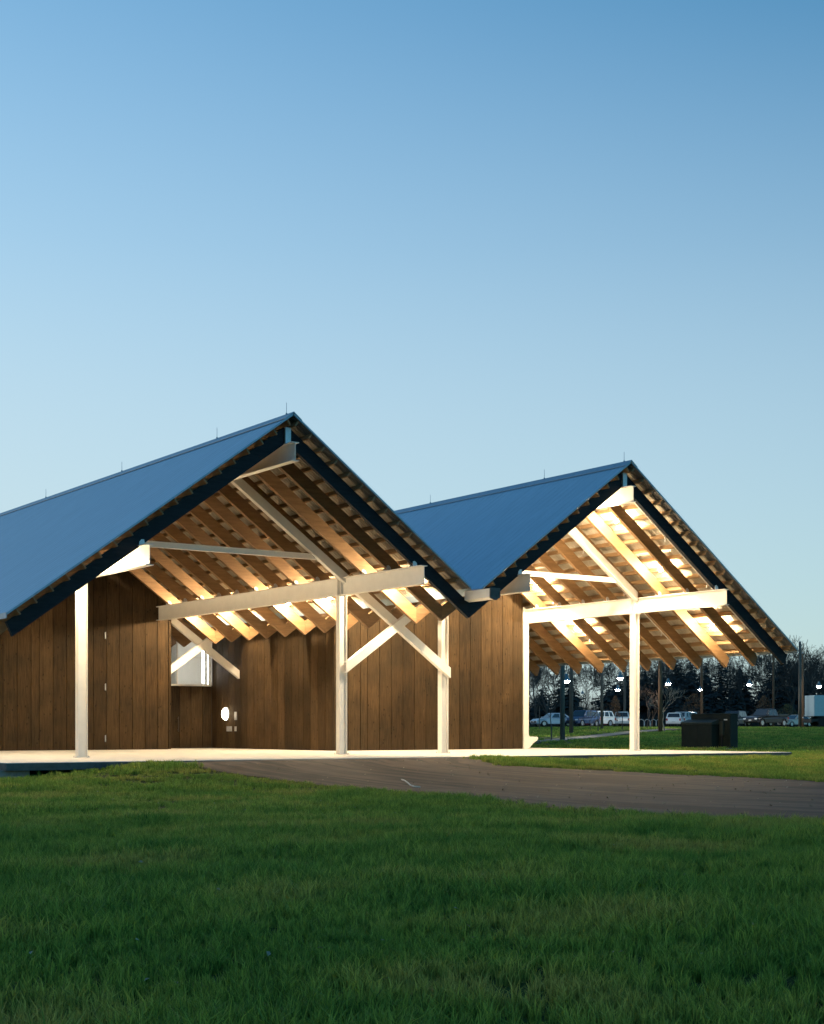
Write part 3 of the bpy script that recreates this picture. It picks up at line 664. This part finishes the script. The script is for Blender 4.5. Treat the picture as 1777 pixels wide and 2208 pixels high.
for i, (px, py, D, pa, pb, lab) in enumerate(lamps):
    p = at(px, D); z = CAM.z+(HOR-py)/F_PX*D; e = empty('pendant_lamp', (p.x, p.y, z)); tag(e, lab, 'lamp', 'pendant lamps over the car park')
    k = 1.1 if D < 170 else .9
    mb = MB(); mb.lathe([(.05*k,.46*k),(.09*k,.42*k),(.10*k,.30*k),(.20*k,.16*k),(.27*k,.02*k),(.27*k,.0),(.25*k,.0),(.18*k,.13*k),(.08*k,.25*k)], n=14); mb.build('shade', M['shade'], e, smooth=True)
    if i < 7: mb = MB(); mb.lathe([(.06*k,.16*k),(.20*k,.03*k),(.22*k,-.04*k),(.15*k,-.11*k),(.05*k,-.13*k)], n=14); mb.build('bulb', M['pbulb'], e, smooth=True)
    zt = max(poles[pa][2], poles[pb][2])-.6 if pa != pb else z+1.4
    mb = MB(); mb.tube([(0,0,.45*k), (0,0,1.0)], .012, 4); mb.build('drop_cord', M['black'], e)
    A = Vector(poles[pa]); Bq = Vector(poles[pb]) if pa != pb else at(1990, 165)+Vector((0,0,6.5))
    mb = MB(); mid = Vector((p.x, p.y, z+1.0)); mb.tube([A, A.lerp(mid, .5)+Vector((0,0,-.1)), mid, mid.lerp(Bq, .5)+Vector((0,0,-.1)), Bq], .012, 4)
    o = mb.build('span_wire', M['black']); tag(o, 'thin dark wire carrying the '+lab, 'wire', 'span wires of the car park')
# bicycle hoops, stakes
M['hoop'] = mat('galvanised_hoop', (.5,.5,.5), .4, .5)
for i, px in enumerate((1383, 1396, 1409, 1421)):
    p = at(px, 150); z = zg(p.x, p.y); r = rgt(); mb = MB()
    mb.tube([(r.x*.28*math.cos(a), r.y*.28*math.cos(a), .55+.28*math.sin(a)) for a in np.linspace(0, math.pi, 9)], .03, 6)
    for s in (-1, 1): mb.tube([(r.x*.28*s, r.y*.28*s, -.05), (r.x*.28*s, r.y*.28*s, .55)], .03, 6)
    o = mb.build('bicycle_hoop', M['hoop'], smooth=True); o.location = (p.x, p.y, z); tag(o, ('leftmost', 'second from left', 'third from left', 'rightmost')[i]+' of the four grey bicycle hoops on the lawn', 'bike rack', 'bicycle hoops')
for px, yb, h, lab in ((1289.6,1578.5,1.5,'thin dark stake in front of the white parked car'), (1342,1574.5,1.6,'thin dark stake in front of the rear-facing white vehicle'), (1163,1575,2.2,'thin pale stake near the concrete wall, left of the silver sedan'), (1189,1596,1.0,'short stake left of the nearest timber pole')):
    p = ray_ground(px, yb, d0=60); mb = MB(); mb.tube([(0,0,-.05), (.02,0,h)], [.045,.035], 6); mb.box((-.05,-.05,h-.25), (.06,.05,h-.22))
    o = mb.build('garden_stake', M['black'] if 'dark' in lab else M['poleg']); o.location = (p.x, p.y, zg(p.x, p.y)); tag(o, lab, 'stake')

# ------------------------------------------------------------------ trees
M['bark'] = mat('bare_bark', (.046,.038,.033), .95, 0, (.080,.067,.058), (3,3,1), 3, 5)
M['pbark'] = mat('pale_bark', (.26,.22,.17), .9, 0, (.36,.31,.25), (3,3,1), 4, 5)
M['needle'] = mat('needles', (.018,.022,.022), .9, 0, (.036,.041,.040), (1,1,1), .8, 4)
M['brown'] = mat('dry_leaves', (.16,.075,.035), .9, 0, (.26,.14,.07), (1,1,1), 2, 4)
M['twig'] = mat('brush_twigs', (.055,.035,.026), .95, 0, (.11,.075,.055), (1,1,1), 1, 4)
def bare_tree(mb, tw, base, h, r0, rng, levels=5, spread=.55, minr=.012):
    """tapered trunk with limbs into mb, fine twigs into tw"""
    def grow(p, d, L, r, lv):
        n = 3; pts = [p]; rr = [r]; q = p.copy(); dd = d.copy()
        for i in range(n):
            dd = (dd+Vector((rng.gauss(0,.10), rng.gauss(0,.10), .05))).normalized(); q = q+dd*L/n; pts.append(q.copy()); rr.append(max(minr, r*(1-.45*(i+1)/n)))
        (mb if lv >= levels-1 else tw).tube(pts, rr, 6 if lv >= levels-1 else 3, cap=False)
        if lv <= 0: return
        for i in range(rng.choice((2,3,3)) if lv > 1 else 3):
            t = rng.uniform(.45, 1.0) if i else 1.0; k = min(n-1, int(t*n)); pp = pts[k].lerp(pts[k+1], t*n-k) if t < 1 else pts[-1]
            a = rng.uniform(0, 6.28); u = dd.cross(Vector((math.cos(a), math.sin(a), .2))).normalized()
            nd = (dd*(1-spread*.55)+u*spread*rng.uniform(.6,1.2)+Vector((0,0,.12))).normalized()
            grow(pp, nd, L*rng.uniform(.6,.82), rr[k]*rng.uniform(.55,.75), lv-1)
    grow(Vector(base), Vector((rng.gauss(0,.03), rng.gauss(0,.03), 1)).normalized(), h*.36, r0, levels)
def conifer(mb, base, h, rad, rng):
    x0, y0, z0 = base; mb.tube([(x0,y0,z0), (x0,y0,z0+h)], [h*.016, .02], 5, cap=False)
    nl = int(h*2.6)
    for i in range(nl):
        t = i/nl; z = z0+h*(.06+.94*t); R = rad*1.15*(1-t)**.6*rng.uniform(.7,1.2)+.15
        nb = 7 if t < .7 else 5
        for k in range(nb):
            if rng.random() < .1: continue
            a = rng.uniform(0, 6.28); c, s = math.cos(a), math.sin(a); l_ = R*rng.uniform(.75,1.15); dr = rng.uniform(.12,.38)
            vs = []; fs = []
            steps = 4
            for j in range(steps):
                f0, f1 = j/steps, (j+1.25)/steps; wdt = l_*.30*(1-f0*.6)*rng.uniform(.7,1.3)
                p0 = (x0+c*l_*f0, y0+s*l_*f0, z-l_*f0*dr); p1 = (x0+c*l_*f1, y0+s*l_*f1, z-l_*f1*dr-rng.uniform(0,.15))
                for sg in (-1, 1):
                    b0 = len(vs); vs += [p0, (p0[0]-s*wdt*sg+c*.25, p0[1]+c*wdt*sg+s*.25, p0[2]-rng.uniform(.1,.45)), p1]; fs.append((b0, b0+1, b0+2))
            mb.add(vs, fs)
rng = random.Random(21)
# the far wood reads as one mass
con = MB(); dec = MB(); con.mi = 0
for i in range(125):
    px = rng.uniform(980, 2150); D = rng.uniform(205, 255); p = at(px, D)
    t = (px-1150)/630
    h = (7.5+3.2*min(1, max(0, t*2.2)))*rng.uniform(.55,1.02)*(D/225)
    conifer(con, (p.x, p.y, 1.0), h, h*.21+.7, rng)
con.mi = 1
tmp = MB()
for i in range(60):
    px = rng.uniform(1080, 1900); D = rng.uniform(204, 270); p = at(px, D)
    h = (10.5+1.8*min(1, max(0, (px-1150)/500)))*rng.uniform(.85,1.15)
    bare_tree(tmp, tmp, (p.x, p.y, 1.0), h, .15, rng, 6, .62, .02)
con.add(tmp.v, tmp.f)
me = bpy.data.meshes.new('distant_wood'); me.from_pydata(con.v, [], con.f); me.materials.append(M['needle']); me.materials.append(M['bark']); me.polygons.foreach_set('material_index', con.m)
o = put('distant_wood', me); tag(o, 'dark far-off wood of conifers and bare trees beyond the car park', 'wood', kind='stuff')
# bare trees one can pick out against the sky
for px, D, h, lab in ((1158,190,10.6,'pale bare tree just right of the concrete wall, under the rafter tips'), (1185,205,11.0,'bare tree behind the leftmost timber pole'), (1395,212,13.2,'bare tree with spreading crown left of the thick red-brown pole'), (1612,210,14.6,'bare tree behind the rafter tips of the right eave'), (1700,205,13.0,'tall bare tree whose crown rises beside the right roof corner'), (1752,208,13.0,'tall bare tree above the box truck'), (1772,200,11.8,'bare tree at the right edge of the photo')):
    p = at(px, D); e = empty('bare_tree', (p.x, p.y, zg(p.x, p.y)-.1)); tag(e, lab, 'tree', 'bare trees at the wood edge')
    a, b = MB(), MB(); bare_tree(a, b, (0,0,0), h, .2, rng, 6, .62, .022); a.build('trunk', M['bark'], e); b.build('crown', M['bark'], e)
# young trees on the lawn
for px, yb, h, r0, lv, m, lab in ((1434,1578,4.3,.075,5,'pbark','young pale bare tree beside the thick red-brown pole'), (1405,1571,5.0,.045,4,'twig','thin upright young tree behind the bicycle hoops'), (1188,1580,4.4,.05,4,'bark','slender young tree in front of the silver sedan'), (1273,1577,2.6,.03,3,'twig','twiggy little tree in front of the dark blue vehicle'), (1395,1572,4.6,.04,4,'twig','second thin young tree behind the bicycle hoops')):
    p = ray_ground(px, yb, d0=60); e = empty('young_tree', (p.x, p.y, zg(p.x, p.y)-.05)); tag(e, lab, 'tree', 'young trees on the lawn')
    a, b = MB(), MB(); bare_tree(a, b, (0,0,0), h, r0, rng, lv, .6, .012); a.build('trunk', M[m], e); b.build('crown', M[m], e)
def leafy(px, D, h, wdt, m, lab, n=900):
    p = at(px, D); e = empty('shrub', (p.x, p.y, zg(p.x, p.y)-.05)); tag(e, lab, 'shrub', 'shrubs round the car park')
    a, b = MB(), MB(); bare_tree(a, a, (0,0,0), h*.95, .05, rng, 4, .6, .012); a.build('stem', M['twig'], e)
    vs = []; fs = []
    for i in range(n):
        t = rng.random()**.7; R = wdt*math.sin(math.pi*min(.95, .15+t*.8)); an = rng.uniform(0, 6.28); rr = R*math.sqrt(rng.random())
        c = Vector((rr*math.cos(an), rr*math.sin(an), h*(.18+.82*t))); s = rng.uniform(.05,.12)
        k = len(vs); vs += [c+Vector((rng.uniform(-s,s), rng.uniform(-s,s), rng.uniform(-s,s))) for _ in range(3)]; fs.append((k, k+1, k+2))
    b.add(vs, fs); b.build('foliage', M[m], e)
leafy(1327, 168, 3.6, .65, 'brown', 'small tree with orange-brown leaves behind the rear-facing white vehicle')
leafy(1497, 186, 4.3, 1.6, 'brown', 'wide brown-leaved shrub behind the pale grey car')
leafy(1647, 186, 4.0, 1.1, 'brown', 'brown-leaved shrub rising behind the black pickup truck')
M['olive'] = mat('olive_leaves', (.07,.075,.03), .9, 0, (.13,.13,.05), (1,1,1), 2, 4)
leafy(1698, 182, 2.9, 1.3, 'olive', 'olive shrub between the black pickup and the tall pale pole')
# undergrowth along the edge of the wood
vs = []; fs = []
for i in range(9000):
    px = rng.uniform(1000, 2100); D = rng.uniform(190, 203); p = at(px, D); h = rng.uniform(1.0,3.8)*(.7+.3*math.sin(px*.031)); dx = rng.gauss(0,.35); dy = rng.gauss(0,.35)
    k = len(vs); r = .03; vs += [(p.x-r, p.y, 1.0), (p.x+r, p.y+r, 1.0), (p.x+dx, p.y+dy, 1.0+h)]; fs.append((k, k+1, k+2))
for i in range(7000):
    px = rng.uniform(1000, 2100); D = rng.uniform(258, 282); p = at(px, D); h = rng.uniform(3.0,7.6); dx = rng.gauss(0,.7); dy = rng.gauss(0,.7)
    k = len(vs); r = .11; vs += [(p.x-r, p.y, 1.0), (p.x+r, p.y+r, 1.0), (p.x+dx, p.y+dy, 1.0+h)]; fs.append((k, k+1, k+2))
mb = MB(); mb.add(vs, fs); me = bpy.data.meshes.new('undergrowth'); me.from_pydata(mb.v, [], mb.f); me.materials.append(M['twig']); o = put('undergrowth', me); tag(o, 'reddish brown undergrowth along the edge of the wood', 'brush', kind='stuff')

# ------------------------------------------------------------------ grass
M['grass'] = bpy.data.materials.new('grass_blades'); M['grass'].use_nodes = True
n = M['grass'].node_tree.nodes; l = M['grass'].node_tree.links; b = n['Principled BSDF']; b.inputs['Roughness'].default_value = .55; b.inputs['Specular IOR Level'].default_value = .15
geo = n.new('ShaderNodeNewGeometry'); oi = n.new('ShaderNodeObjectInfo')
nz = n.new('ShaderNodeTexNoise'); nz.inputs['Scale'].default_value = .55; nz.inputs['Detail'].default_value = 5; l.new(geo.outputs['Position'], nz.inputs['Vector'])
rp = n.new('ShaderNodeValToRGB'); cr = rp.color_ramp; cr.elements[0].position = .32; cr.elements[1].position = .68
cr.elements[0].color = (.108,.24,.040,1); cr.elements[1].color = (.37,.37,.08,1)
e_ = cr.elements.new(.5); e_.color = (.205,.32,.053,1); l.new(nz.outputs['Fac'], rp.inputs['Fac'])
at_ = n.new('ShaderNodeAttribute'); at_.attribute_name = 'tint'
hs = n.new('ShaderNodeHueSaturation'); mr = n.new('ShaderNodeMapRange'); mr.inputs['To Min'].default_value = .42; mr.inputs['To Max'].default_value = 1.6
l.new(at_.outputs['Fac'], mr.inputs['Value']); l.new(mr.outputs['Result'], hs.inputs['Value'])
m2 = n.new('ShaderNodeMapRange'); m2.inputs['To Min'].default_value = .51; m2.inputs['To Max'].default_value = .475; l.new(at_.outputs['Fac'], m2.inputs['Value']); l.new(m2.outputs['Result'], hs.inputs['Hue'])
l.new(rp.outputs['Color'], hs.inputs['Color']); l.new(hs.outputs['Color'], b.inputs['Base Color'])
trn = n.new('ShaderNodeBsdfTranslucent'); l.new(hs.outputs['Color'], trn.inputs['Color']); ms = n.new('ShaderNodeMixShader'); ms.inputs[0].default_value = .38; l.new(b.outputs[0], ms.inputs[1]); l.new(trn.outputs[0], ms.inputs[2]); l.new(ms.outputs[0], n['Material Output'].inputs['Surface'])
def tuft_mesh(name, size, count, h0, h1, wid, seed):
    r = np.random.RandomState(seed); N = count
    cl = r.uniform(-size/2, size/2, (max(8, N//22), 2)); ch = r.uniform(.5, 1.5, len(cl))
    ci = r.randint(0, len(cl), N); pos = cl[ci]+r.normal(0, size*.028, (N, 2))
    h = r.uniform(h0, h1, N)*ch[ci]; a = r.uniform(0, 2*np.pi, N); lean = r.uniform(.1, .75, N)*h
    dx, dy = np.cos(a), np.sin(a); w_ = wid*r.uniform(.6, 1.3, N)
    a2 = r.uniform(0, 2*np.pi, N); sx, sy = np.cos(a2)*w_/2, np.sin(a2)*w_/2
    V = np.zeros((N, 5, 3))
    V[:,0,0] = pos[:,0]-sx; V[:,0,1] = pos[:,1]-sy; V[:,1,0] = pos[:,0]+sx; V[:,1,1] = pos[:,1]+sy; V[:,:2,2] = -.02
    mx_, my_ = pos[:,0]+dx*lean*.3, pos[:,1]+dy*lean*.3
    V[:,2,0] = mx_+sx*.8; V[:,2,1] = my_+sy*.8; V[:,2,2] = h*.62; V[:,3,0] = mx_-sx*.8; V[:,3,1] = my_-sy*.8; V[:,3,2] = h*.62
    V[:,4,0] = pos[:,0]+dx*lean; V[:,4,1] = pos[:,1]+dy*lean; V[:,4,2] = h*(1-.25*(lean/h)**2)
    k = np.arange(N)*5
    F = [(i, i+1, i+2, i+3) for i in k]+[(i+3, i+2, i+4) for i in k]
    me = bpy.data.meshes.new(name); me.from_pydata(V.reshape(-1, 3).tolist(), [], F); me.materials.append(M['grass'])
    t = me.attributes.new('tint', 'FLOAT', 'POINT'); tv = r.uniform(0, 1, N); tv[r.random_sample(N) < .015] = 2.6; tv[r.random_sample(N) < .0015] = 7; t.data.foreach_set('value', np.repeat(tv, 5).astype(np.float32))
    return me
def grass_field(name, protos, pts, label):
    pc = bpy.data.collections.new(name+'_tufts')
    for i, me in enumerate(protos): pc.objects.link(bpy.data.objects.new('tuft', me))
    me = bpy.data.meshes.new(name); me.from_pydata([p[:3] for p in pts], [], [])
    a = me.attributes.new('rot', 'FLOAT', 'POINT'); a.data.foreach_set('value', [p[3] for p in pts])
    a = me.attributes.new('scl', 'FLOAT', 'POINT'); a.data.foreach_set('value', [p[4] for p in pts])
    o = put(name, me); tag(o, label, 'grass', kind='stuff')
    ng = bpy.data.node_groups.new(name, 'GeometryNodeTree'); ng.interface.new_socket('Geometry', in_out='INPUT', socket_type='NodeSocketGeometry'); ng.interface.new_socket('Geometry', in_out='OUTPUT', socket_type='NodeSocketGeometry')
    N_ = ng.nodes; K = ng.links; gi = N_.new('NodeGroupInput'); go = N_.new('NodeGroupOutput')
    ip = N_.new('GeometryNodeInstanceOnPoints'); ci = N_.new('GeometryNodeCollectionInfo'); ci.inputs['Collection'].default_value = pc; ci.inputs['Separate Children'].default_value = True; ci.inputs['Reset Children'].default_value = True
    ip.inputs['Pick Instance'].default_value = True
    na = N_.new('GeometryNodeInputNamedAttribute'); na.data_type = 'FLOAT'; na.inputs['Name'].default_value = 'rot'
    nb = N_.new('GeometryNodeInputNamedAttribute'); nb.data_type = 'FLOAT'; nb.inputs['Name'].default_value = 'scl'
    cx = N_.new('ShaderNodeCombineXYZ'); K.new(na.outputs['Attribute'], cx.inputs['Z'])
    K.new(gi.outputs[0], ip.inputs['Points']); K.new(ci.outputs[0], ip.inputs['Instance']); K.new(cx.outputs[0], ip.inputs['Rotation']); K.new(nb.outputs['Attribute'], ip.inputs['Scale'])
    ri = N_.new('FunctionNodeRandomValue'); ri.data_type = 'INT'; ri.inputs[4].default_value = 0; ri.inputs[5].default_value = len(protos)-1
    K.new(ri.outputs[2], ip.inputs['Instance Index']); K.new(ip.outputs[0], go.inputs[0])
    md = o.modifiers.new('scatter', 'NODES'); md.node_group = ng
    return o
def scatter(d0, d1, step, half, jit):
    pts = []; D = d0
    while D < d1:
        Wd = D*half+3; s = -Wd
        while s < Wd:
            p = CAM+fwd()*(D+rng.uniform(-jit, jit))+rgt()*(s+rng.uniform(-jit, jit)); s += step
            if SLAB[0]-.1 < p.x < SLAB[1]+.1 and p.y > SLAB[2]-.08: continue
            if in_poly(p.x, p.y, ROADPOLY): continue
            if D > 66 and any((p.x-q.x)**2+(p.y-q.y)**2 < 2.3**2 for q in PATHPTS): continue
            pts.append((p.x, p.y, zg(p.x, p.y), rng.uniform(0, 6.28), max(.80, rng.uniform(.85, 1.15)*(1.0+.55*mnoise.noise(Vector((p.x*.5, p.y*.5, 1.3)))+.25*mnoise.noise(Vector((p.x*1.7, p.y*1.7, 4.1)))))))
        D += step
    return pts
grass_field('grass', [tuft_mesh('near_tuft', .64, 820, .05, .155, .0078, s) for s in range(6)], scatter(6.0, 24, .40, .34, .2), 'lush dark green grass of the foreground lawn')
grass_field('grass', [tuft_mesh('mid_tuft', .9, 700, .04, .11, .010, 20+s) for s in range(5)], scatter(24, 66, .62, .36, .3), 'grass round the drive and the concrete slab')
grass_field('grass', [tuft_mesh('far_tuft', 2.6, 900, .05, .12, .03, 40+s) for s in range(4)], scatter(66, 150, 2.0, .36, 1.0), 'open lawn between the hall and the car park')

# pale fallen leaves and bits of litter on the drive and in the lawn
vs = []; fs = []
for i in range(420):
    if i < 140: k = rng.randrange(NR-1); p = RN[k].lerp(RF[k], rng.random()); p = Vector((p.x, p.y, 0)); z = zg(p.x, p.y)+.03; sz = rng.uniform(.02,.05)
    else:
        D = rng.uniform(8, 40); p = CAM+fwd()*D+rgt()*rng.uniform(-.33, .33)*D
        if SLAB[0]-.3 < p.x < SLAB[1]+.3 and p.y > SLAB[2]-.3: continue
        z = zg(p.x, p.y)+rng.uniform(.05,.12); sz = rng.uniform(.012,.03)
    a = rng.uniform(0, 6.28); u = Vector((math.cos(a), math.sin(a), rng.uniform(-.5,.5)))*sz; v = Vector((-math.sin(a), math.cos(a), rng.uniform(-.6,.6)))*sz*.6
    c = Vector((p.x, p.y, z)); b0 = len(vs); vs += [c-u, c+v+Vector((0,0,sz*.3)), c+u, c-v+Vector((0,0,sz*.3))]; fs += [(b0, b0+1, b0+2), (b0, b0+2, b0+3)]
mb = MB(); mb.add(vs, fs); me = bpy.data.meshes.new('fallen_leaves'); me.from_pydata(mb.v, [], mb.f); me.materials.append(mat('dead_leaf', (.22,.15,.08), .8, 0, (.48,.42,.33), (1,1,1), 1.2, 2))
o = put('fallen_leaves', me); tag(o, 'pale dead leaves and bits scattered over the lawn and drive', 'leaves', kind='stuff')
